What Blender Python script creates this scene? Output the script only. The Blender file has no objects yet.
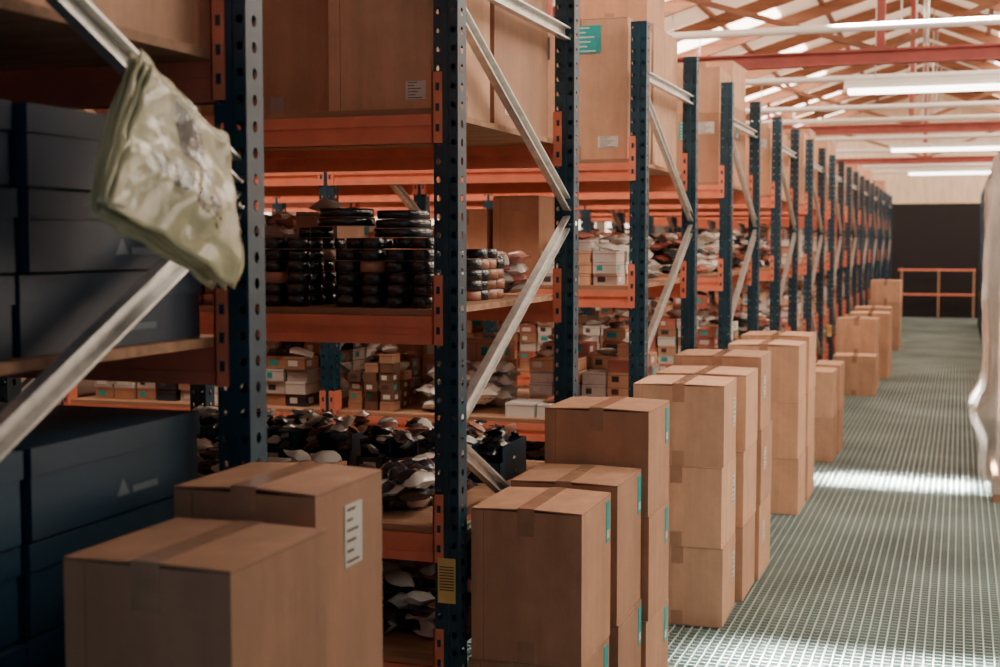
import bpy, math, random
from mathutils import Vector, noise, Matrix, Euler
R = random.Random(7)
EYE = 1.55

# ---------------- materials ----------------
def mat(name, col, rough=0.6, metal=0.0, nscale=8.0, namt=0.15, bump=0.0, bscale=60.0,
        objvar=0.0, emis=0.0, alpha=1.0, coat=0.0, stretch=None, trans=0.0, blotch=0.0):
    m = bpy.data.materials.new(name); m.use_nodes = True
    nt = m.node_tree; b = nt.nodes['Principled BSDF']
    b.inputs['Roughness'].default_value = rough
    b.inputs['Metallic'].default_value = metal
    b.inputs['Coat Weight'].default_value = coat
    b.inputs['Alpha'].default_value = alpha
    b.inputs['Transmission Weight'].default_value = trans
    tc = nt.nodes.new('ShaderNodeTexCoord'); mp = nt.nodes.new('ShaderNodeMapping')
    nt.links.new(tc.outputs['Object'], mp.inputs[0])
    if stretch: mp.inputs['Scale'].default_value = stretch
    n = nt.nodes.new('ShaderNodeTexNoise'); n.inputs['Scale'].default_value = nscale
    n.inputs['Detail'].default_value = 5
    nt.links.new(mp.outputs[0], n.inputs['Vector'])
    cr = nt.nodes.new('ShaderNodeValToRGB')
    c = col
    cr.color_ramp.elements[0].position = 0.3; cr.color_ramp.elements[1].position = 0.7
    cr.color_ramp.elements[0].color = (c[0]*(1-namt), c[1]*(1-namt), c[2]*(1-namt), 1)
    cr.color_ramp.elements[1].color = (min(1, c[0]*(1+namt)), min(1, c[1]*(1+namt)), min(1, c[2]*(1+namt)), 1)
    nt.links.new(n.outputs['Fac'], cr.inputs[0])
    out = cr.outputs[0]
    if blotch > 0:      # scuffs and stains
        n3 = nt.nodes.new('ShaderNodeTexNoise'); n3.inputs['Scale'].default_value = 5.5
        n3.inputs['Detail'].default_value = 8; n3.inputs['Roughness'].default_value = .7
        nt.links.new(tc.outputs['Object'], n3.inputs['Vector'])
        m3_ = nt.nodes.new('ShaderNodeMapRange'); m3_.inputs['From Min'].default_value=.35; m3_.inputs['From Max'].default_value=.65
        m3_.inputs['To Min'].default_value=1-blotch; m3_.inputs['To Max'].default_value=1+blotch*.6
        nt.links.new(n3.outputs['Fac'], m3_.inputs['Value'])
        h3 = nt.nodes.new('ShaderNodeHueSaturation'); nt.links.new(m3_.outputs[0], h3.inputs['Value']); nt.links.new(out, h3.inputs['Color']); out = h3.outputs[0]
    if objvar > 0:
        oi = nt.nodes.new('ShaderNodeObjectInfo')
        mr = nt.nodes.new('ShaderNodeMapRange')
        mr.inputs['To Min'].default_value = 1-objvar; mr.inputs['To Max'].default_value = 1+objvar
        nt.links.new(oi.outputs['Random'], mr.inputs['Value'])
        hs = nt.nodes.new('ShaderNodeHueSaturation')
        nt.links.new(mr.outputs[0], hs.inputs['Value']); nt.links.new(out, hs.inputs['Color'])
        out = hs.outputs[0]
    nt.links.new(out, b.inputs['Base Color'])
    if bump > 0:
        n2 = nt.nodes.new('ShaderNodeTexNoise'); n2.inputs['Scale'].default_value = bscale
        n2.inputs['Detail'].default_value = 4
        nt.links.new(mp.outputs[0], n2.inputs['Vector'])
        bp = nt.nodes.new('ShaderNodeBump'); bp.inputs['Strength'].default_value = bump
        bp.inputs['Distance'].default_value = 0.01
        nt.links.new(n2.outputs['Fac'], bp.inputs['Height']); nt.links.new(bp.outputs[0], b.inputs['Normal'])
    if emis > 0:
        b.inputs['Emission Color'].default_value = (c[0], c[1], c[2], 1)
        b.inputs['Emission Strength'].default_value = emis
    return m

CARD = mat('cardboard', (0.51, 0.27, 0.165), 0.72, nscale=3, namt=0.12, bump=0.16, bscale=40, objvar=0.17, stretch=(6, 6, 0.6), blotch=.12)
CARD_L = mat('cardboard_light', (0.67, 0.385, 0.245), 0.72, nscale=3, namt=0.12, bump=0.16, bscale=40, objvar=0.17, stretch=(6, 6, 0.6), blotch=.12)
FLAP = mat('cardboard_edge', (0.18, 0.09, 0.055), 0.8)
TAPE = mat('packing_tape', (0.44, 0.25, 0.16), 0.25, nscale=20, coat=0.4)
LABEL = mat('label_white', (0.74, 0.72, 0.67), 0.5, namt=0.05)
TEAL = mat('label_teal', (0.02, 0.40, 0.40), 0.45)
INK = mat('print_ink', (0.06, 0.05, 0.05), 0.6)
NAVY = mat('navy_powder_coat', (0.009, 0.050, 0.082), 0.40, nscale=15, namt=0.3, bump=0.05)
ORANGE = mat('orange_powder_coat', (0.84, 0.25, 0.15), 0.42, nscale=12, namt=0.10, bump=0.04)
STEEL = mat('galvanised_steel', (0.68, 0.67, 0.64), 0.33, 0.7, nscale=30, namt=0.15, bump=0.05)
BOARD = mat('shelf_board', (0.40, 0.22, 0.13), 0.75, nscale=5, namt=0.3, stretch=(0.5, 6, 6))
YEL = mat('tag_yellow', (0.80, 0.56, 0.20), 0.5)
BLACK = mat('black_tape', (0.018, 0.018, 0.022), 0.26, coat=0.6)
COPPER = mat('brown_tape', (0.46, 0.20, 0.13), 0.35, coat=0.4)
CORE = mat('roll_core', (0.45, 0.30, 0.2), 0.8)
BLUEBOX = mat('navy_carton', (0.005, 0.026, 0.060), 0.45, nscale=4, namt=0.2, objvar=0.35)
BLUEBOX2 = mat('blue_carton', (0.006, 0.042, 0.080), 0.48, nscale=4, namt=0.2, objvar=0.3)
LOGO = mat('carton_print', (0.14, 0.18, 0.21), 0.6)
PLAST = mat('clear_plastic', (0.62, 0.57, 0.53), 0.16, nscale=6, namt=0.35, bump=0.5, bscale=18, coat=0.5)
PLAST_D = mat('dark_plastic', (0.03, 0.036, 0.046), 0.2, nscale=6, namt=0.5, bump=0.5, bscale=18, coat=0.6)
PLAST_R = mat('pink_plastic', (0.50, 0.18, 0.14), 0.25, nscale=6, namt=0.4, bump=0.5, bscale=18, coat=0.5)
FILM = mat('stretch_film', (0.66, 0.66, 0.62), 0.14, nscale=4, namt=0.25, bump=0.8, bscale=11, alpha=0.5, coat=0.8)
BAGM = mat('poly_mailer', (0.58, 0.56, 0.34), 0.24, nscale=5, namt=0.18, bump=0.6, bscale=16, coat=0.4)
RED = mat('red_steel', (0.34, 0.075, 0.065), 0.5)
WHITE = mat('white_paint', (0.75, 0.73, 0.70), 0.45, namt=0.04)
WOODR = mat('rafter_wood', (0.25, 0.105, 0.055), 0.7, nscale=4, namt=0.3, stretch=(0.5, 6, 6))
PLANK = mat('roof_planks', (0.80, 0.60, 0.44), 0.75, nscale=3, namt=0.12, stretch=(8, 0.5, 1))
ROOF_GLOW = mat('roof_planks_glow', (0.92, 0.74, 0.56), 0.7, nscale=3, namt=0.14, stretch=(8, 0.5, 1), emis=0.52)  # emission added so the roof boards look bright; no daylight passes through
WALLM = mat('wall_render', (0.26, 0.22, 0.20), 0.85, nscale=2, namt=0.1)
WALLD = mat('wall_dark', (0.010, 0.006, 0.008), 0.8, nscale=2, namt=0.2)
SUBF = mat('floor_concrete', (0.060, 0.095, 0.092), 0.7, nscale=1.5, namt=0.35)
GRATE = mat('grating_steel', (0.38, 0.49, 0.47), 0.38, 0.35, nscale=1.2, namt=0.3)
SKYL = mat('skylight_glazing', (1.0, 0.86, 0.71), 0.5, emis=10.5, namt=0.0)
FILL_WIN = mat('fill_glazing', (1.0, 0.87, 0.73), 0.5, emis=3.2, namt=0.0)
WINL = mat('window_glazing_shaded', (1.0, 0.84, 0.66), 0.5, emis=2.6, namt=0.0)
TUBE = mat('fluorescent_tube', (1.0, 0.94, 0.85), 0.5, emis=10.0, namt=0.0)

# ---------------- mesh builder ----------------
class MB:
    def __init__(s): s.v=[]; s.f=[]; s.m=[]; s.mats=[]; s.sm=[]
    def mi(s, m):
        if m not in s.mats: s.mats.append(m)
        return s.mats.index(m)
    def face(s, pts, m, smooth=False):
        i=len(s.v); s.v += [tuple(p) for p in pts]; s.f.append(tuple(range(i, i+len(pts)))); s.m.append(s.mi(m)); s.sm.append(smooth)
    def hexa(s, c, m):
        i=len(s.v); s.v += [tuple(p) for p in c]
        for q in ((0,3,2,1),(4,5,6,7),(0,1,5,4),(1,2,6,5),(2,3,7,6),(3,0,4,7)):
            s.f.append(tuple(i+k for k in q)); s.m.append(s.mi(m)); s.sm.append(False)
    def box(s, x0,x1,y0,y1,z0,z1,m):
        s.hexa([(x0,y0,z0),(x1,y0,z0),(x1,y1,z0),(x0,y1,z0),(x0,y0,z1),(x1,y0,z1),(x1,y1,z1),(x0,y1,z1)], m)
    def bar(s, p, q, a, b, m, up=Vector((1,0,0))):
        p=Vector(p); q=Vector(q); d=(q-p).normalized(); u=(up-d*up.dot(d)).normalized(); w=d.cross(u)
        c=[]
        for e in (p,q):
            for su,sw in ((-1,-1),(1,-1),(1,1),(-1,1)): c.append(e+u*a*su+w*b*sw)
        s.hexa(c, m)
    def cyl(s, p, q, r, m, n=14, r2=None, inner=0.0, capm=None):
        p=Vector(p); q=Vector(q); d=(q-p).normalized()
        u=d.orthogonal().normalized(); w=d.cross(u); r2=r if r2 is None else r2
        i=len(s.v)
        for e,rr in ((p,r),(q,r2)):
            for k in range(n):
                a=2*math.pi*k/n; s.v.append(tuple(e+(u*math.cos(a)+w*math.sin(a))*rr))
        for k in range(n):
            k2=(k+1)%n; s.f.append((i+k,i+k2,i+n+k2,i+n+k)); s.m.append(s.mi(m)); s.sm.append(True)
        cm = capm or m
        if inner>0:
            j=len(s.v)
            for e in (p,q):
                for k in range(n):
                    a=2*math.pi*k/n; s.v.append(tuple(e+(u*math.cos(a)+w*math.sin(a))*inner))
            for k in range(n):
                k2=(k+1)%n
                s.f.append((i+k2,i+k,j+k,j+k2)); s.m.append(s.mi(cm)); s.sm.append(False)
                s.f.append((i+n+k,i+n+k2,j+n+k2,j+n+k)); s.m.append(s.mi(cm)); s.sm.append(False)
                s.f.append((j+k2,j+k,j+n+k,j+n+k2)); s.m.append(s.mi(CORE)); s.sm.append(True)
        else:
            s.f.append(tuple(i+k for k in reversed(range(n)))); s.m.append(s.mi(cm)); s.sm.append(False)
            s.f.append(tuple(i+n+k for k in range(n))); s.m.append(s.mi(cm)); s.sm.append(False)
    def perf(s, o, U, V, w, h, ncol, pitch, r, m):
        o=Vector(o); U=Vector(U); V=Vector(V); cw=w/ncol; n=int(round(h/pitch)); ph=h/n
        for c in range(ncol):
            for k in range(n):
                cx=(c+.5)*cw; cy=(k+.5)*ph
                out=[(-cw/2,-ph/2),(0,-ph/2),(cw/2,-ph/2),(cw/2,0),(cw/2,ph/2),(0,ph/2),(-cw/2,ph/2),(-cw/2,0)]
                off=0.0
                if ncol==2: off = -cw*0.12 if c==0 else cw*0.12
                inn=[(off+r*math.cos(a),1.2*r*math.sin(a)) for a in [math.radians(225+45*j) for j in range(8)]]
                i=len(s.v)
                for (a,b) in out+inn: s.v.append(tuple(o+U*(cx+a)+V*(cy+b)))
                for j in range(8):
                    j2=(j+1)%8; s.f.append((i+j,i+j2,i+8+j2,i+8+j)); s.m.append(s.mi(m)); s.sm.append(False)
    def pouch(s, c, a, bb, t, rot, m, seed, lab=None, n=6):
        c=Vector(c); i=len(s.v); N=n+1
        for sg in (1,-1):
            for p in range(N):
                for q in range(N):
                    u=2*p/n-1; v=2*q/n-1
                    h=(1-abs(u)**3)*(1-abs(v)**3)
                    cr=noise.noise(Vector((u*2.2+seed,v*2.2,seed+sg)))*.5
                    z=sg*t*.5*h*(1+cr)+noise.noise(Vector((u*1.2,v*1.2+seed,9)))*t*.3
                    pp=Vector((u*a/2*(1-.08*abs(v)),v*bb/2*(1-.08*abs(u)),z))
                    s.v.append(tuple(c+rot@pp))
        M=N*N
        for p in range(n):
            for q in range(n):
                k=i+p*N+q
                s.f.append((k,k+N,k+N+1,k+1)); s.m.append(s.mi(lab if (lab and 2<=p<=3 and 1<=q<=3) else m)); s.sm.append(True)
                k+=M; s.f.append((k,k+1,k+N+1,k+N)); s.m.append(s.mi(m)); s.sm.append(True)
    def build(s, name, loc=(0,0,0), rz=0.0, bevel=0.0):
        me=bpy.data.meshes.new(name); me.from_pydata(s.v,[],s.f); 
        for m in s.mats: me.materials.append(m)
        me.polygons.foreach_set('material_index', s.m); me.polygons.foreach_set('use_smooth', s.sm); me.update()
        ob=bpy.data.objects.new(name,me); bpy.context.collection.objects.link(ob)
        ob.location=loc; ob.rotation_euler=(0,0,rz)
        if bevel>0:
            b=ob.modifiers.new('bevel','BEVEL'); b.width=bevel; b.segments=2; b.limit_method='ANGLE'
        return ob
def inst(me, name, loc, rz=0, sx=1):
    ob=bpy.data.objects.new(name,me); bpy.context.collection.objects.link(ob); ob.location=loc; ob.rotation_euler=(0,0,rz); ob.scale=(sx,1,1); return ob

# ---------------- carton ----------------
def carton(x0,x1,y0,y1,z0,z1, m=None, rz=0.0, tape='y', labels=(), name='cardboard_box', tapem=None, lift=0.0):
    m=m or CARD; tapem = tapem or TAPE
    w=x1-x0; d=y1-y0; h=z1-z0; b=MB(); t=0.004
    X=w/2; Y=d/2
    b.box(-X,X,-Y,Y,0,h-t,m)
    tw=0.024; L=lift; zb=h-t+.0004
    if tape=='y':
        b.hexa([(-X,-Y,zb),(-.0018,-Y,zb+L*.8),(-.0018,Y,zb+L*.8),(-X,Y,zb),(-X,-Y,h),(-.0018,-Y,h+L*.8),(-.0018,Y,h+L*.8),(-X,Y,h)],m)
        b.hexa([(.0018,-Y,zb+L),(X,-Y,zb),(X,Y,zb),(.0018,Y,zb+L),(.0018,-Y,h+L),(X,-Y,h),(X,Y,h),(.0018,Y,h+L)],m)
        b.box(-0.0016,0.0016,-Y+.002,Y-.002,h-t,h-.001+L*.5,FLAP)
        tz=h+L
        b.hexa([(-tw,-Y-.001,h+L*.72),(tw,-Y-.001,h+L*.8),(tw,Y+.001,h+L*.8),(-tw,Y+.001,h+L*.72),(-tw,-Y-.001,tz+.0006),(tw,-Y-.001,tz+.0006),(tw,Y+.001,tz+.0006),(-tw,Y+.001,tz+.0006)],tapem)
        b.box(-tw,tw,-Y-.0012,-Y,h-min(.07,h*.3),tz+.0006,tapem); b.box(-tw,tw,Y,Y+.0012,h-min(.07,h*.3),tz+.0006,tapem)
        b.box(-tw,tw,-Y-.0012,-Y,0.0,min(.06,h*.25),tapem)
    else:
        b.box(-X,X,-Y,-0.0015,h-t+0.0004,h,m); b.box(-X,X,0.0015,Y,h-t+0.0004,h,m)
        b.box(-X+.002,X-.002,-0.0014,0.0014,h-t,h-.001,FLAP)
        b.box(-X-.0008,X+.0008,-tw,tw,h,h+.0008,tapem)
        b.box(X,X+.0012,-tw,tw,h-min(.07,h*.3),h+.0008,tapem); b.box(X,X+.0012,-tw,tw,0,min(.06,h*.25),tapem)
    b.box(-X-.0003,X+.0003,-Y-.0003,Y+.0003,h-t-.0006,h-t+.0004,FLAP)
    b.box(-X+.0,-X+.035,-Y-.0009,-Y,.002,h-t-.004,m)
    b.box(-X+.035,-X+.0362,-Y-.0006,-Y,.002,h-t-.004,FLAP)
    def txt(face,a0,a1,z_a,z_b,im,off):
        n=6; s_=(z_b-z_a)/n
        for k in range(n):
            e=a0+(a1-a0)*(.45+.45*((k*37+3)%10)/10); f0=a0+(a1-a0)*.1
            zz=z_b-s_*(k+.65)
            if face=='f': b.box(f0,e,off-.0005,off,zz,zz+s_*.28,im)
            else: b.box(off,off+.0005,f0,e,zz,zz+s_*.28,im)
    for (f,u,v,lw,lh,lm) in labels:
        if f=='f':
            b.box(-X+u,-X+u+lw,-Y-.0016,-Y,v,v+lh,lm)
            if lm in (LABEL,TEAL): txt('f',-X+u,-X+u+lw,v,v+lh,INK if lm is LABEL else LABEL,-Y-.0016)
        else:
            b.box(X,X+.0016,-Y+u,-Y+u+lw,v,v+lh,lm)
            if lm is LABEL: txt('s',-Y+u,-Y+u+lw,v,v+lh,FLAP,X+.0016)
            elif lm is TEAL: b.box(X+.0016,X+.002,-Y+u+lw*.2,-Y+u+lw*.8,v+lh*.1,v+lh*.3,LABEL)
    return b.build(name,((x0+x1)/2,(y0+y1)/2,z0),rz,0.003)

# ---------------- pallet rack ----------------
A=1.285; PW=0.07; PD=0.065; DEPTH=1.15; BAY=1.48; TOP=2.50
LV=[1.824,1.276,0.675,0.30]; BH=0.078; SH=[z+BH+0.018 for z in LV]
def rack_mesh(nb):
    b=MB()
    def post(x1,y0):
        x0=x1-PW; y1=y0+PD
        b.perf((x0,y0,0),(1,0,0),(0,0,1),PW,TOP,2,.05,.0075,NAVY)
        b.perf((x0,y1,0),(1,0,0),(0,0,1),PW,TOP,2,.05,.0075,NAVY)
        b.perf((x1,y0,0),(0,1,0),(0,0,1),PD,TOP,1,.05,.0095,NAVY)
        b.perf((x0,y0,0),(0,1,0),(0,0,1),PD,TOP,1,.05,.0095,NAVY)
        b.box(x0+.028,x0+.042,y0-.003,y0,0,TOP,NAVY)
        b.box(x0-.02,x1+.003,y0-.02,y1+.02,0,.006,NAVY)
    def bracket(x,y0,y1,z,side):
        s=side
        for yf,o in ((y0,-1),(y1,1)):
            ya,yb=sorted((yf,yf+o*.004))
            xa,xb=sorted((x+s*.004,x-s*.026))
            b.box(xa,xb,ya,yb,z,z+.19,ORANGE)
            for k in range(3):
                ha,hb=sorted((x-s*.008,x-s*.018))
                yc,yd=sorted((yf+o*.004,yf+o*.0055))
                b.box(ha,hb,yc,yd,z+.03+.055*k,z+.05+.055*k,NAVY)
        xa,xb=sorted((x,x+s*.005)); b.box(xa,xb,y0-.004,y1+.004,z,z+.19,ORANGE)
    for k in range(nb+1):
        xe=-k*BAY
        post(xe,0); post(xe,DEPTH)
        xc=xe-PW/2
        f=PD*.6; r=DEPTH+PD*.4
        def ch(p,q):
            p=Vector(p);q=Vector(q); d=(q-p).normalized(); n=Vector((1,0,0)).cross(d)
            b.bar(p,q,.003,.021,STEEL)
            for sg in (-1,1): b.bar(p+n*.019*sg+Vector((.011,0,0)),q+n*.019*sg+Vector((.011,0,0)),.011,.003,STEEL)
            for e in (p,q): b.cyl(e+Vector((.0,0,0)),e+Vector((.03,0,0)),.009,STEEL,8)
        ch((xc,f,2.28),(xc,r,2.28)); ch((xc,f,.16),(xc,r,.16))
        ch((xc,f,2.205),(xc,r,1.68)); ch((xc,r,1.64),(xc,f,1.05)); ch((xc,f,1.00),(xc,r,.46)); 
    for k in range(nb):
        xr=-k*BAY-PW; xl=-(k+1)*BAY
        for z in LV:
            for y0 in (0.0,DEPTH+PD-.045):
                y1=y0+.045
                b.box(xl,xr,y0+.006,y1-.006,z,z+BH,ORANGE)
                b.box(xl,xr,y0,y1,z,z+.026,ORANGE); b.box(xl,xr,y0,y1,z+BH-.030,z+BH,ORANGE)
            bracket(xr,0,PD,z,-1); bracket(xl,0,PD,z,1)
            bracket(xr,DEPTH,DEPTH+PD,z,-1); bracket(xl,DEPTH,DEPTH+PD,z,1)
            b.box(xl+.005,xr-.005,.012,DEPTH+PD-.012,z+BH,z+BH+.018,BOARD)
    b.box(-.06,-.008,-.0048,-.0038,.565,.69,YEL)
    for k in range(9): b.box(-.055,-.013,-.0054,-.0047,.60+.008*k,.603+.008*k,INK)
    return b
PITCH=2.286; RY=[3.42+PITCH*(i-1) for i in range(12)]
m3=rack_mesh(3).build('pallet_rack',(-A,RY[0],0)).data
m2=rack_mesh(2).build('pallet_rack',(-A,RY[6],0)).data
for i in range(1,6): inst(m3,'pallet_rack',(-A,RY[i],0))
for i in range(7,12): inst(m2,'pallet_rack',(-A,RY[i],0))
XR=0.33
for i in range(4,12): inst(m2,'pallet_rack',(XR,RY[i]-.2,0),0,-1)

# ---------------- floor boxes (aisle) ----------------
def stack(x0,x1,y0,y1,tops,rz=0,**k):
    z=0
    for j,t in enumerate(tops):
        jit=R.uniform(-.006,.006)
        carton(x0+jit,x1+jit,y0+.0,y1,z+.0015,t,rz=rz+R.uniform(-.018,.018),tape=k.get('tape','y'),
               labels=k.get('labels',lambda j,h:())(j,t-z), m=k.get('m'), lift=(R.uniform(.003,.008) if j==len(tops)-1 else 0))
        z=t
stack(-1.245,-.965,1.655,1.955,[.36,.73,1.090],m=CARD)
stack(-1.270,-1.000,2.00,2.27,[.37,.745,1.135],m=CARD,labels=lambda j,h:(('s',.11,h-.15,.07,.11,LABEL),))
G=lambda j,h:(('s',.28,h-.14,.045,.12,TEAL),)
stack(-1.270,-.955,3.47,3.81,[.40,.825],m=CARD,labels=G)
stack(-1.270,-.940,3.84,4.17,[.42,.84],labels=G)
stack(-1.270,-.925,4.19,4.52,[.34,.68,1.02],labels=lambda j,h:(('s',.26,h-.14,.045,.12,TEAL),))
stack(-1.255,-.885,5.37,5.74,[.325,.655,.985],m=CARD_L,rz=.02,labels=lambda j,h:(('s',.27,h-.2,.07,.12,LABEL),))
stack(-1.26,-.865,5.80,6.17,[.33,.66,.99],m=CARD_L)
stack(-1.26,-.855,6.21,6.60,[.35,.70,1.035],m=CARD_L,labels=lambda j,h:(('s',.1,h-.2,.07,.1,LABEL),))
stack(-1.26,-.855,7.80,8.20,[.325,.65,.975],m=CARD_L)
stack(-1.26,-.85,8.24,8.65,[.33,.66,1.0],m=CARD_L)
stack(-1.25,-.84,9.78,10.15,[.32,.645],m=CARD_L); stack(-1.25,-.83,10.2,10.6,[.33,.66],m=CARD_L)
stack(-1.22,-.80,14.2,14.6,[.41],m=CARD_L); stack(-1.24,-.82,14.8,15.2,[.38,.76],m=CARD_L)
stack(-1.2,-.76,16.1,16.5,[.38,.76],m=CARD_L); stack(-1.2,-.77,16.6,17.0,[.4,.8],m=CARD_L)
stack(-1.25,-.83,20.6,21.1,[.35,.7,1.02],m=CARD_L); stack(-1.25,-.85,21.2,21.7,[.35,.7,1.0],m=CARD_L)

# ---------------- shelf contents ----------------
def inner(i): return RY[i]+.06, RY[i]+DEPTH
def xspan(k): return -A-k*BAY-PW-.02, -A-(k+1)*BAY+.02
def navy(x0,x1,y0,y1,z0,z1,m):
    b=MB(); X=(x1-x0)/2; Y=(y1-y0)/2; h=z1-z0
    b.box(-X,X,-Y,Y,0,h-.03,m); b.box(-X-.004,X+.004,-Y-.004,Y+.004,h-.045,h,m)
    xx=X+.0006; b.face([(xx,-.02,h*.2),(xx,.02,h*.2),(xx,0,h*.2+.03)],LOGO)
    b.box(xx-.0004,xx+.0002,.03,.11,h*.2,h*.2+.012,LOGO)
    b.box(-.06,.06,-Y-.001,-Y,h*.2,h*.2+.015,LOGO)
    b.face([(-.1,-Y-.001,h*.2),(-.07,-Y-.001,h*.2),(-.085,-Y-.001,h*.2+.03)],LOGO)
    return b.build('shoe_carton',((x0+x1)/2,(y0+y1)/2,z0),R.uniform(-.03,.03),.004)
for lv,hh,n,mm in ((1,.13,3,BLUEBOX),(2,.15,3,BLUEBOX2),(3,.13,2,BLUEBOX)):
    for c in range(4):
        xr=-A-PW-.03-c*.335
        for row in range(2):
            for j in range(n):
                s_=R.uniform(-.012,.006)
                navy(xr-.31+s_,xr+s_,RY[0]+.08+row*.545,RY[0]+.60+row*.53,SH[lv]+j*(hh+.004)+.001,SH[lv]+(j+1)*hh+j*.004,mm)
def big(i,k,lv,hmin,hmax,zbase=None,two=False,rows=2):
    xr,xl=xspan(k); y0,y1=inner(i); z=SH[lv] if zbase is None else zbase
    x=xr
    while x-xl>.28:
        w=min(R.uniform(.30,.46),x-xl)
        d=(y1-y0)/rows
        for r in range(rows):
            h=R.uniform(hmin,hmax)
            off=R.uniform(0,.05)
            lab=[]
            if R.random()<.7: lab.append(('f',w*.12 if R.random()<.5 else w-.14,h*R.choice([.12,.7]),.10,.07,LABEL))
            if R.random()<.4: lab.append(('f',w*.4,h-.16,.1,.11,TEAL))
            if R.random()<.5: lab.append(('s',.1,h-.2,.1,.12,R.choice([LABEL,TEAL])))
            carton(x-w+.006,x-.006,y0+r*d+off,y0+(r+1)*d-.012,z+.001,z+h,m=R.choice([CARD,CARD_L,CARD_L]),labels=lab,rz=R.uniform(-.02,.02))
            if two:
                h2=R.uniform(.2,.34)
                carton(x-w+.016,x-.01,y0+r*d+off+.02,y0+(r+1)*d-.02,z+h+.002,z+h+h2,m=CARD_L,rz=R.uniform(-.03,.03))
        x-=w+.005
big(0,0,0,.4,.6)
Z=SH[0]+.001; y=RY[1]
carton(-1.70,-1.375,y+.07,y+.52,Z,Z+.66,m=CARD_L,tape='x',labels=(('f',.235,.03,.06,.05,LABEL),))
carton(-1.68,-1.375,y+.56,y+1.13,Z,Z+.60,m=CARD,labels=(('s',.1,.04,.1,.05,LABEL),))
carton(-2.10,-1.72,y+.16,y+.60,Z,Z+.64,m=CARD); carton(-2.10,-1.73,y+.64,y+1.10,Z,Z+.6,m=CARD)
carton(-2.48,-2.12,y+.08,y+.6,Z,Z+.58,m=CARD)
big(1,1,0,.4,.6)
y=RY[2]
carton(-1.84,-1.38,y+.05,y+.52,Z,Z+.61,m=CARD_L,labels=(('f',.22,.46,.12,.12,TEAL),('f',.05,.44,.02,.1,INK),('f',.09,.44,.02,.1,INK),('f',.33,.05,.09,.05,LABEL)))
carton(-1.80,-1.38,y+.57,y+1.13,Z,Z+.66,m=CARD_L,labels=(('s',.1,.1,.1,.07,LABEL),))
carton(-2.32,-1.87,y+.06,y+.55,Z,Z+.55,m=CARD_L); carton(-2.36,-1.84,y+.6,y+1.09,Z,Z+.7,m=CARD_L)
carton(-1.78,-1.42,y+.60,y+1.0,Z+.662,Z+.95,m=CARD)
big(2,1,0,.45,.6)
for i in range(3,12):
    big(i,0,0,.40,.56,two=(i%3!=1)); 
    if i<6: big(i,1,0,.4,.6)
for i in range(4,12):
    yy=RY[i]-.2
    for lv in (0,1,2,3):
        hh=(.3,.55) if lv==0 else ((.25,.36) if lv!=3 else (.18,.25))
        x=XR+PW+.03
        while x<XR+BAY-.35:
            w=R.uniform(.32,.45); h=R.uniform(*hh)
            carton(x,x+w,yy+.08,yy+.55,SH[lv]+.001,SH[lv]+h,m=R.choice([CARD,CARD_L])); carton(x,x+w,yy+.58,yy+1.08,SH[lv]+.001,SH[lv]+h*.9,m=CARD)
            x+=w+.02

def rolls(x0,x1,y0,y1,z,hmax,seed,rad=.037,copper=.3,lo=.7):
    r=random.Random(seed); b=MB(); cx=(x0+x1)/2; cy=(y0+y1)/2; th=.033
    nx=int((x1-x0)/(2*rad+.004)); ny=int((y1-y0)/(2*rad+.002))
    for a in range(nx):
        for c in range(ny):
            px=x0+rad+a*(2*rad+.004)-cx; py=y0+rad+c*(2*rad+.002)-cy
            n=max(2,int(hmax/th*r.uniform(lo,1.0)+.5)); cop=r.random()<copper
            for k in range(n):
                dx=r.uniform(-.004,.004); dy=r.uniform(-.004,.004)
                mm=BLACK if not (cop and k<n-1) else COPPER
                if r.random()<.10: mm=COPPER
                b.cyl((px+dx,py+dy,k*th+.0008),(px+dx,py+dy,(k+1)*th-.0016),rad*r.uniform(.95,1),mm,14,inner=rad*.55)
    return b.build('tape_roll_pile',(cx,cy,z+.0005))
def bags(x0,x1,y0,y1,z,h,seed,mats=(PLAST,),name='plastic_bag_pile',tilt=.22,sc=1.0,labs=(None,None,None,LABEL,COPPER)):
    r=random.Random(seed); b=MB(); cx=(x0+x1)/2; cy=(y0+y1)/2
    area=(x1-x0)*(y1-y0); layers=max(2,int(h/.034)); 
    for L in range(layers):
        fill=1.0-.45*L/layers
        for k in range(max(2,int(area/(.014*sc*sc)*fill))):
            a=r.uniform(.09,.16)*sc; bb=r.uniform(.07,.11)*sc; t=r.uniform(.034,.055)*sc
            rot=Euler((r.uniform(-tilt,tilt),r.uniform(-tilt,tilt),r.uniform(0,6.28))).to_matrix()
            sh=min(.09,(x1-x0)*.3); shy=min(.09,(y1-y0)*.3)
            b.pouch((r.uniform(x0+sh,x1-sh)-cx,r.uniform(y0+shy,y1-shy)-cy,.03+L*.032),a,bb,t,rot,r.choice(mats),r.random()*90,
                    lab=r.choice(labs),n=6)
    for k,v in enumerate(b.v):
        if v[2]<.001: b.v[k]=(v[0],v[1],.001)
    return b.build(name,(cx,cy,z+.001))
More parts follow.
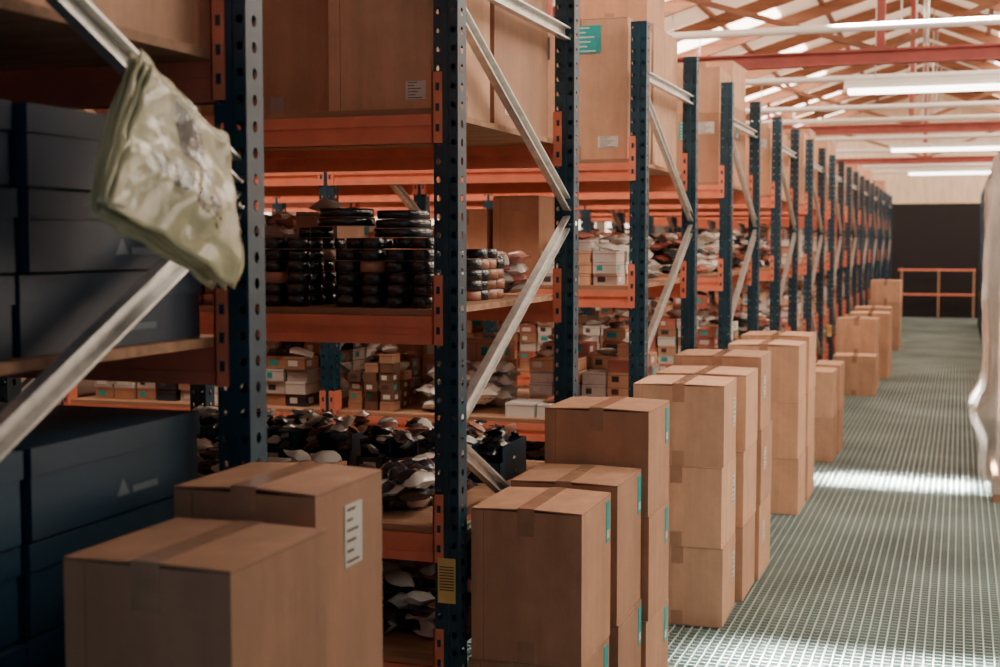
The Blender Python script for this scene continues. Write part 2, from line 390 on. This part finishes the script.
def smallbox(x0,x1,y0,y1,z,h,seed,mats,bw=.12,name='small_carton_pile',bh=.06,lab=True):
    r=random.Random(seed); b=MB(); cx=(x0+x1)/2; cy=(y0+y1)/2
    nx=max(1,int((x1-x0)/bw)); ny=max(1,int((y1-y0)/(bw*1.5)))
    for a in range(nx):
        for c in range(ny):
            nn=max(1,int(h/bh*r.uniform(.6,1.05)))
            for k in range(nn):
                m=r.choice(mats); X0=x0+a*bw-cx+r.uniform(0,.012); Y0=y0+c*bw*1.5-cy+r.uniform(0,.03)
                X1=X0+bw-.014; Y1=Y0+bw*1.5-.032; z0=k*bh; z1=z0+bh-.002
                b.box(X0,X1,Y0,Y1,z0,z1,m)
                b.box(X0-.0008,X1+.0008,Y0-.0008,Y1+.0008,z1-.012,z1-.010,FLAP)
                if lab and r.random()<.75:
                    b.box(X0+bw*.15,X0+bw*r.uniform(.35,.65),Y0-.0012,Y0,z0+bh*.25,z0+bh*.7,r.choice([LABEL,LABEL,TEAL,INK]))
                    b.box(X1,X1+.0012,Y0+bw*.2,Y0+bw*.6,z0+bh*.25,z0+bh*.7,r.choice([LABEL,TEAL]))
            if r.random()<.6:
                rot=Euler((r.uniform(-.3,.3),r.uniform(-.3,.3),r.uniform(0,6))).to_matrix()
                b.pouch((x0+a*bw-cx+bw*.5,y0+c*bw*1.5-cy+bw*.6,nn*bh+.018),min(.12,bw),.08,.03,rot,r.choice((PLAST,PLAST,PLAST_D,PLAST_R,LABEL)),r.random()*50,n=5)
    return b.build(name,(cx,cy,z+.0005),0,0)
def bins(x0,x1,y0,z,seed,mats=(NAVY,TEAL,ORANGE),n=4,d=.28,h=.11):
    r=random.Random(seed); b=MB(); cx=(x0+x1)/2; w=(x1-x0)/n; m=mats[0]
    for k in range(n):
        a0=x0+k*w-cx+.004; a1=a0+w-.008; m=r.choice(mats)
        b.box(a0,a1,0,d,0,.004,m); b.box(a0,a0+.004,.03,d,0,h,m); b.box(a1-.004,a1,.03,d,0,h,m); b.box(a0,a1,d-.004,d,0,h,m)
        b.box(a0,a1,0,.004,0,h*.55,m); b.box(a0,a0+.004,0,.03,0,h*.55,m); b.box(a1-.004,a1,0,.03,0,h*.55,m)
        b.box(a0+w*.25,a1-w*.25,-.001,0,h*.15,h*.4,LABEL)
        for q in range(26):
            rot=Euler((r.uniform(-.6,.6),r.uniform(-.6,.6),r.uniform(0,6))).to_matrix()
            b.pouch(((a0+a1)/2+r.uniform(-w*.2,w*.2),d*.5+r.uniform(-d*.3,d*.3),.03+q*.0055),.07,.045,.022,rot,r.choice((PLAST,BLACK,COPPER,PLAST_D,LABEL)),r.random()*50,n=4)
    return b.build('picking_bin_row',(cx,y0,z+.001))
def filmroll(x,y,z,seed,n=3):
    b=MB(); r=random.Random(seed)
    for k in range(n): 
        rr=.085-.004*k; b.cyl((0,0,k*.026),(0,0,k*.026+.024),rr,r.choice([BLACK,PLAST_D]),22,inner=.045)
    return b.build('strapping_coil',(x,y,z+.0005))
# rack 2 level 2 : tape rolls
y=RY[1]; z=SH[1]
rolls(-1.69,-1.365,y+.05,y+.36,z,.198,3,copper=.25,lo=.85)
rolls(-2.0,-1.695,y+.05,y+.36,z,.231,5,copper=.15,lo=.75)
rolls(-2.31,-2.01,y+.05,y+.42,z,.13,8,rad=.045,copper=.7)
rolls(-1.66,-1.365,y+.55,y+.9,z,.165,11,copper=.5)
smallbox(-2.05,-1.7,y+.50,y+.95,z,.30,2,(PLAST_R,CARD),.16,bh=.095)
bags(-2.40,-2.06,y+.45,y+1.1,z,.30,4,(PLAST,PLAST_R,PLAST))
bags(-1.66,-1.38,y+.92,y+1.15,z,.16,44,(PLAST,PLAST_R,PLAST_D))
smallbox(-2.73,-2.42,y+.08,y+1.1,z,.36,3,(CARD,PLAST_R),.13,bh=.09)
filmroll(-1.53,y+.205,z+.199,2,3); filmroll(-1.71,y+.20,z+.232,1,2)
# rack 2 level 3 & 4
z=SH[2]
DK=(None,None,None,None,LABEL)
bags(-1.80,-1.37,y+.05,y+.66,z,.13,6,(PLAST_D,PLAST_D,BLACK,PLAST_D,PLAST),tilt=.18,sc=.9,labs=DK)
smallbox(-2.12,-1.82,y+.06,y+.62,z,.13,61,(CARD,LABEL,CARD_L,PLAST),.095,bh=.045)
bins(-1.92,-1.40,y+.70,z,71,(NAVY,PLAST_D,NAVY),n=5,h=.12)
bags(-2.73,-2.15,y+.06,y+.72,z,.13,8,(PLAST_D,PLAST,PLAST_D,BLACK),tilt=.18,sc=.9,labs=DK)
bins(-2.70,-1.98,y+.78,z,72,(NAVY,PLAST_D),n=6,h=.12)
z=SH[3]; bags(-2.1,-1.37,y+.06,y+1.1,z,.18,9,(PLAST_D,PLAST_R,PLAST,LABEL,PLAST_D),sc=.85,labs=DK)
bags(-2.73,-2.12,y+.06,y+1.1,z,.15,19,(PLAST_D,PLAST))
# rack 3
y=RY[2]; z=SH[1]
smallbox(-1.78,-1.38,y+.06,y+.5,z,.22,12,(LABEL,PLAST,PLAST,CARD_L),.12,bh=.05)
bags(-1.8,-1.38,y+.55,y+1.1,z,.22,13,(PLAST,LABEL))
carton(-2.03,-1.81,y+.15,y+.5,z+.001,z+.40,m=CARD); carton(-2.28,-2.06,y+.15,y+.5,z+.001,z+.34,m=CARD_L)
smallbox(-2.73,-2.32,y+.08,y+1.0,z,.36,14,(CARD,CARD_L,PLAST_R),.13,bh=.08)
smallbox(-4.15,-2.86,y+.08,y+1.0,z,.38,15,(CARD,CARD_L,PLAST),.16,bh=.10)
smallbox(-2.28,-1.84,y+.6,y+1.05,z,.40,16,(CARD,CARD_L),.14,bh=.10)
z=SH[2]
smallbox(-1.95,-1.38,y+.05,y+.36,z,.13,17,(LABEL,LABEL,LABEL,PLAST),.15,bh=.065)
smallbox(-2.73,-2.46,y+.06,y+.5,z,.30,18,(FLAP,FLAP,CARD),.08,bh=.045)
bags(-2.44,-1.98,y+.05,y+.6,z,.22,20,(PLAST,LABEL,PLAST,PLAST),sc=1.15)
smallbox(-1.95,-1.38,y+.42,y+1.1,z,.36,21,(PLAST,PLAST_R,CARD_L,CARD,PLAST_R),.13,bh=.06)
smallbox(-2.73,-2.0,y+.62,y+1.05,z,.42,22,(CARD,CARD_L,FLAP),.15,bh=.10)
smallbox(-4.15,-2.86,y+.08,y+1.0,z,.36,23,(PLAST_D,PLAST,CARD,LABEL),.12,bh=.06)
z=SH[3]; bags(-2.7,-1.38,y+.06,y+1.1,z,.2,24,(PLAST_D,PLAST,PLAST_D))
for i in range(3,12):
    y=RY[i]
    for lv in (1,2,3):
        for k in range(2 if i<6 else 1):
            xr,xl=xspan(k); xm=(xr+xl)/2+R.uniform(-.2,.2); hh=.38 if lv<3 else .24
            for (p,q) in ((xl,xm-.02),(xm+.02,xr)):
                c=R.random(); sd=R.random()*1000
                if c<.35: smallbox(p,q,y+.07,y+1.05,SH[lv],hh,sd,(CARD,CARD_L,PLAST_R),.17,bh=.10)
                elif c<.85: smallbox(p,q,y+.07,y+1.05,SH[lv],hh*.9,sd,(LABEL,PLAST,PLAST_R,CARD_L,CARD),.12,bh=.055)
                else: bags(p,q,y+.07,y+1.1,SH[lv],hh*.65 if i<5 else .12,sd,(PLAST,PLAST_R,PLAST_D,LABEL))

# ---------------- poly mailers wedged in the frame ----------------
def quadsheet(b,P,off,k0,m,nu=24,nv=24,amp=.010):
    i=len(b.v)
    for a in range(nu+1):
        for c in range(nv+1):
            u=a/nu; v=c/nv
            p=(P[0]*(1-u)+P[1]*u)*(1-v)+(P[3]*(1-u)+P[2]*u)*v
            w=noise.noise(Vector((u*2.3,v*2.3,1)))*amp*2+abs(noise.noise(Vector((u*5+v*2,v*3,5))))*amp*1.8+noise.noise(Vector((u*11,v*8,3)))*amp*.3
            sag=.02*math.sin(math.pi*u)*v
            e=Vector((0,noise.noise(Vector((v*4,k0*1.3,0)))*.009,noise.noise(Vector((u*4,k0*1.3,3)))*.009))
            b.v.append(tuple(p+Vector((off+w+sag,0,0))+e))
    for a in range(nu):
        for c in range(nv):
            k=i+a*(nv+1)+c; b.f.append((k,k+nv+1,k+nv+2,k+1)); b.m.append(b.mi(m)); b.sm.append(True)
bm_=MB()
o=Vector((-1.245,1.90,1.67))
Pq=[Vector((-1.25,1.855,1.845)),Vector((-1.235,2.085,1.730)),Vector((-1.22,2.070,1.478)),Vector((-1.23,1.705,1.600))]
Pq=[p-o for p in Pq]
for k in range(8):
    j=[Vector((0,R.uniform(-.012,.012),R.uniform(-.012,.012))) for _ in range(4)]
    quadsheet(bm_,[Pq[q]+j[q] for q in range(4)],k*.0055-.010,k,BAGM)
bag=bm_.build('poly_mailer_bundle',o)
sd=bag.modifiers.new('thick','SOLIDIFY'); sd.thickness=.002
nt=BAGM.node_tree; pb=nt.nodes['Principled BSDF']; src=pb.inputs['Base Color'].links[0].from_socket
tc=nt.nodes.new('ShaderNodeTexCoord'); sx=nt.nodes.new('ShaderNodeSeparateXYZ'); nt.links.new(tc.outputs['Object'],sx.inputs[0])
def mth(op,a,b=None):
    n=nt.nodes.new('ShaderNodeMath'); n.operation=op
    for k,vv in enumerate((a,b)):
        if vv is None: continue
        if isinstance(vv,(int,float)): n.inputs[k].default_value=vv
        else: nt.links.new(vv,n.inputs[k])
    return n.outputs[0]
def inr(s,c,h): return mth('LESS_THAN',mth('ABSOLUTE',mth('SUBTRACT',s,c)),h)
ns=nt.nodes.new('ShaderNodeTexNoise'); ns.inputs['Scale'].default_value=60; nt.links.new(tc.outputs['Object'],ns.inputs['Vector'])
tilt=mth('ADD',sx.outputs['Z'],mth('MULTIPLY',sx.outputs['Y'],.6))
patch=mth('MULTIPLY',mth('MULTIPLY',inr(sx.outputs['Y'],.06,.035),inr(tilt,.085,.045)),mth('GREATER_THAN',ns.outputs['Fac'],.36))
patch2=mth('MULTIPLY',mth('MULTIPLY',inr(sx.outputs['Y'],.02,.08),inr(tilt,-.02,.022)),mth('GREATER_THAN',ns.outputs['Fac'],.47))
mx=nt.nodes.new('ShaderNodeMixRGB'); nt.links.new(mth('MULTIPLY',mth('MAXIMUM',patch,patch2),.9),mx.inputs['Fac'])
nt.links.new(src,mx.inputs['Color1']); mx.inputs['Color2'].default_value=(.04,.04,.045,1); nt.links.new(mx.outputs[0],pb.inputs['Base Color'])

# ---------------- film-wrapped pallets on the right ----------------
def wrapped(x0,x1,y0,y1,h,seed,name):
    b=MB(); cx=(x0+x1)/2; cy=(y0+y1)/2; X=(x1-x0)/2; Y=(y1-y0)/2
    for k in range(5): xx=-X+.04+k*(2*X-.14)/4; b.box(xx,xx+.07,-Y+.03,Y-.03,.10,.125,BOARD)
    for yy in (-Y+.03,-.05,Y-.13): b.box(-X+.04,X-.04,yy,yy+.1,.0,.10,BOARD)
    r=random.Random(seed); z=.127
    while z<h-.25:
        hh=.3
        for a in range(2):
            for c in range(3):
                xa=-X+.07+a*(X-.07); ya=-Y+.07+c*(2*Y-.14)/3
                b.box(xa+.003,xa+X-.075,ya+.003,ya+(2*Y-.14)/3-.006,z,z+hh-.003,r.choice((CARD,CARD_L,PLAST)))
        z+=hh
    per=[(-X,-Y),(X,-Y),(X,Y),(-X,Y),(-X,-Y)]; pts=[]
    for k in range(4):
        p=Vector(per[k]); q=Vector(per[k+1]); n=26
        for t in range(n): pts.append((p.lerp(q,t/n),(q-p).normalized()))
    nz=44; N=len(pts); i=len(b.v)
    for a in range(nz+1):
        zz=.05+(z+.02-.05)*a/nz
        for (p,d) in pts:
            nn=Vector((d.y,-d.x))
            v3=Vector((p.x*4,p.y*4,zz*1.1+seed))
            w=noise.noise(v3)*.05+abs(noise.noise(Vector((p.x*9,p.y*9,zz*3))))*.03+.01
            w+=.07*math.exp(-((zz-.50)/.12)**2)
            ln=p.length; cc=1-.04*(ln/(X*X+Y*Y)**.5)**6
            b.v.append((p.x*cc+nn.x*w,p.y*cc+nn.y*w,zz))
    for a in range(nz):
        for c in range(N):
            c2=(c+1)%N; b.f.append((i+a*N+c,i+a*N+c2,i+(a+1)*N+c2,i+(a+1)*N+c)); b.m.append(b.mi(FILM)); b.sm.append(True)
    return b.build(name,(cx,cy,0))
wrapped(.175,1.1,8.55,9.85,2.15,1,'film_wrapped_pallet')
def curtain(y0,y1,z0,z1,x,seed,name,amp=.06):
    b=MB(); nu=60; nv=40; cy=(y0+y1)/2
    for a in range(nu+1):
        for c in range(nv+1):
            u=a/nu; v=c/nv
            w=noise.noise(Vector((u*7+seed,v*1.4,seed)))*amp+noise.noise(Vector((u*20,v*5,seed)))*amp*.35
            b.v.append((w,y0+(y1-y0)*u-cy,(z1-z0)*v))
    for a in range(nu):
        for c in range(nv):
            k=a*(nv+1)+c; b.f.append((k,k+nv+1,k+nv+2,k+1)); b.m.append(b.mi(FILM)); b.sm.append(True)
    return b.build(name,(x,cy,z0))
curtain(10.1,11.2,.35,2.2,.23,5,'stretch_film_curtain')

# ---------------- room ----------------
X0,X1,YB,YE=-6.2,3.6,-0.6,30.2
b=MB(); b.box(X0,X1,YB,YE,-.12,-.03,SUBF); b.build('floor')
b=MB()
gx0,gx1=-3.2,2.2; n=int((YE-.0)/.042)
for k in range(n): yy=k*.042; b.box(gx0,gx1,yy,yy+.007,-.022,-.003,GRATE)
for k in range(int((gx1-gx0)/.036)): xx=gx0+k*.036; b.box(xx,xx+.006,0,YE-.05,-.03,0,GRATE)
b.build('floor_grating')
b=MB(); b.box(X0-.15,X0,YB,YE,-.12,3.3,WALLM); b.build('wall_left')
b=MB(); b.box(X1,X1+.15,YB,YE,-.12,3.3,WALLM); b.build('wall_right')
b=MB()
for yy in range(6,27,3): b.box(X0+.002,X0+.03,yy+.2,yy+2.4,1.3,2.7,WINL)
b.build('window_1')
b=MB()
for yy in range(4,27,3): b.box(X1-.03,X1-.002,yy+.2,yy+2.6,1.2,2.9,FILL_WIN)  # unseen glowing windows added in the right wall to light the aisle
b.build('fill_window')
RX,RZ,EZ=-.6,4.9,3.2
b=MB(); b.box(X0,X1,YE,YE+.15,-.12,2.42,WALLD)
b.hexa([(X0,YE,2.42),(X1,YE,2.42),(X1,YE+.15,2.42),(X0,YE+.15,2.42),(X0,YE,EZ),(X1,YE,EZ),(X1,YE+.15,EZ),(X0,YE+.15,EZ)],PLANK)
b.face([(X0,YE,EZ),(X1,YE,EZ),(RX,YE,RZ)],PLANK)
b.build('wall_far')
b=MB()
for z in (.48,1.0): b.box(-1.25,.3,YE-.35,YE-.27,z,z+.035,ORANGE)
for x in (-1.2,-.45,.25): b.box(x,x+.04,YE-.34,YE-.28,0,1.05,BOARD)
b.build('guard_rail')
def zr(x): return EZ+(RZ-EZ)*((x-X0)/(RX-X0) if x<RX else (X1-x)/(X1-RX))
b=MB()
for ya,yb,mm in ((YB,4.5,PLANK),(4.5,YE+.15,ROOF_GLOW)):
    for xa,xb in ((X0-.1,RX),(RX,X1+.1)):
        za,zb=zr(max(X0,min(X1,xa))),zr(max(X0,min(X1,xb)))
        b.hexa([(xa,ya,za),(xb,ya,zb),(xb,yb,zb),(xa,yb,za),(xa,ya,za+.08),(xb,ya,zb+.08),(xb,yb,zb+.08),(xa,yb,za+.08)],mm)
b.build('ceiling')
b=MB()
yy=1.0
while yy<YE:
    for xa,xb in ((X0,RX),(RX,X1)):
        b.bar((xa,yy,zr(xa)-.085),(xb,yy,zr(xb)-.085),.07,.035,WOODR,up=Vector((0,0,1)))
    yy+=1.5
for x in (-5,-3.9,-2.8,-1.7,.3,1.2,2.3):
    b.box(x-.03,x+.03,YB+.1,YE-.05,zr(x)-.045,zr(x)-.005,WOODR)
b.build('roof_rafters')
b=MB(); yy=4.0
while yy<YE-1.5:
    for xa,xb in ((-4.2,-2.2),(.45,2.2)):
        za,zb=zr(xa)-.012,zr(xb)-.012
        b.hexa([(xa,yy+.12,za),(xb,yy+.12,zb),(xb,yy+1.38,zb),(xa,yy+1.38,za),(xa,yy+.12,za+.008),(xb,yy+.12,zb+.008),(xb,yy+1.38,zb+.008),(xa,yy+1.38,za+.008)],SKYL)
    yy+=3
b.build('window_3')
for k,yy in enumerate((4.0,10.6,17.2,23.8)):
    b=MB()
    b.box(X0+.01,X1-.01,yy-.05,yy+.05,2.90,2.915,RED); b.box(X0+.01,X1-.01,yy-.05,yy+.05,2.995,3.01,RED); b.box(X0+.01,X1-.01,yy-.008,yy+.008,2.9,3.01,RED)
    for x in (-3.2,-.6,1.8):
        b.box(x-.03,x+.03,yy-.03,yy+.03,3.0,zr(x)-.1,RED)
    b.bar((-.6,yy,3.0),(-3.4,yy,zr(-3.4)-.15),.03,.02,WOODR,up=Vector((0,1,0)))
    b.bar((-.6,yy,3.0),(1.6,yy,zr(1.6)-.15),.03,.02,WOODR,up=Vector((0,1,0)))
    b.build('roof_truss')
for k,(yy,z) in enumerate(((9.3,2.98),(12.2,2.99),(14.6,2.97),(16.2,2.98),(19.0,2.98),(21.5,2.98),(25.8,2.98),(28.0,2.98))):
    b=MB(); b.cyl((X0+.02,yy,z),(X1-.02,yy,z),.028,WHITE,12)
    for x in (-3,-.4,2): b.cyl((x,yy,z),(x,yy,zr(x)-.02),.008,STEEL,6)
    b.build('conduit_pipe')
for k,yy in enumerate((3.3,5.4,12.0,19.6,26.2)):  # nearest lamp is unseen, added to light the foreground box tops
    b=MB(); xc=-.02 if yy>4 else .1; L=.95
    b.box(xc-L,xc+L,yy-.09,yy+.09,2.90,2.94,WHITE)
    b.hexa([(xc-L,yy-.13,2.87),(xc+L,yy-.13,2.87),(xc+L,yy+.13,2.87),(xc-L,yy+.13,2.87),(xc-L,yy-.09,2.90),(xc+L,yy-.09,2.90),(xc+L,yy+.09,2.90),(xc-L,yy+.09,2.90)],WHITE)
    for o_ in (-.06,.06): b.cyl((xc-L+.03,yy+o_,2.85),(xc+L-.03,yy+o_,2.85),.018,TUBE,10)
    for x in (xc-.7,xc+.7): b.cyl((x,yy,2.94),(x,yy,zr(x)-.02),.006,STEEL,6)
    b.build('fluorescent_lamp')
b=MB(); b.box(-.33,-.19,9.9,10.0,3.3,zr(-.26)-.02,NAVY); b.cyl((-.26,9.95,2.95),(-.26,9.95,3.3),.02,STEEL,8); b.build('hanging_bracket')

for yy,e in ((4.95,130),(9.15,230)):
    l=bpy.data.lights.new('sun_streak_lamp','AREA'); l.shape='RECTANGLE'; l.size=1.3; l.size_y=.30; l.spread=math.radians(8); l.energy=e; l.color=(1,.93,.84)  # area lamp added under the roof to cast a sun streak on the floor
    o_=bpy.data.objects.new('sun_streak_lamp',l); bpy.context.collection.objects.link(o_); o_.location=(-.15,yy,4.3)

w=bpy.data.worlds.new('World'); bpy.context.scene.world=w; w.use_nodes=True
bg=w.node_tree.nodes['Background']; bg.inputs[0].default_value=(.62,.76,.90,1); bg.inputs[1].default_value=.28

c=bpy.data.cameras.new('camera'); c.lens=48.6; c.sensor_width=36; co=bpy.data.objects.new('camera',c); bpy.context.collection.objects.link(co)
co.location=(0,0,EYE); co.rotation_euler=(math.radians(90-3.77),0,math.radians(18.82))
c.dof.use_dof=True; c.dof.focus_distance=4.2; c.dof.aperture_fstop=4.0; c.clip_start=.05
bpy.context.scene.camera=co
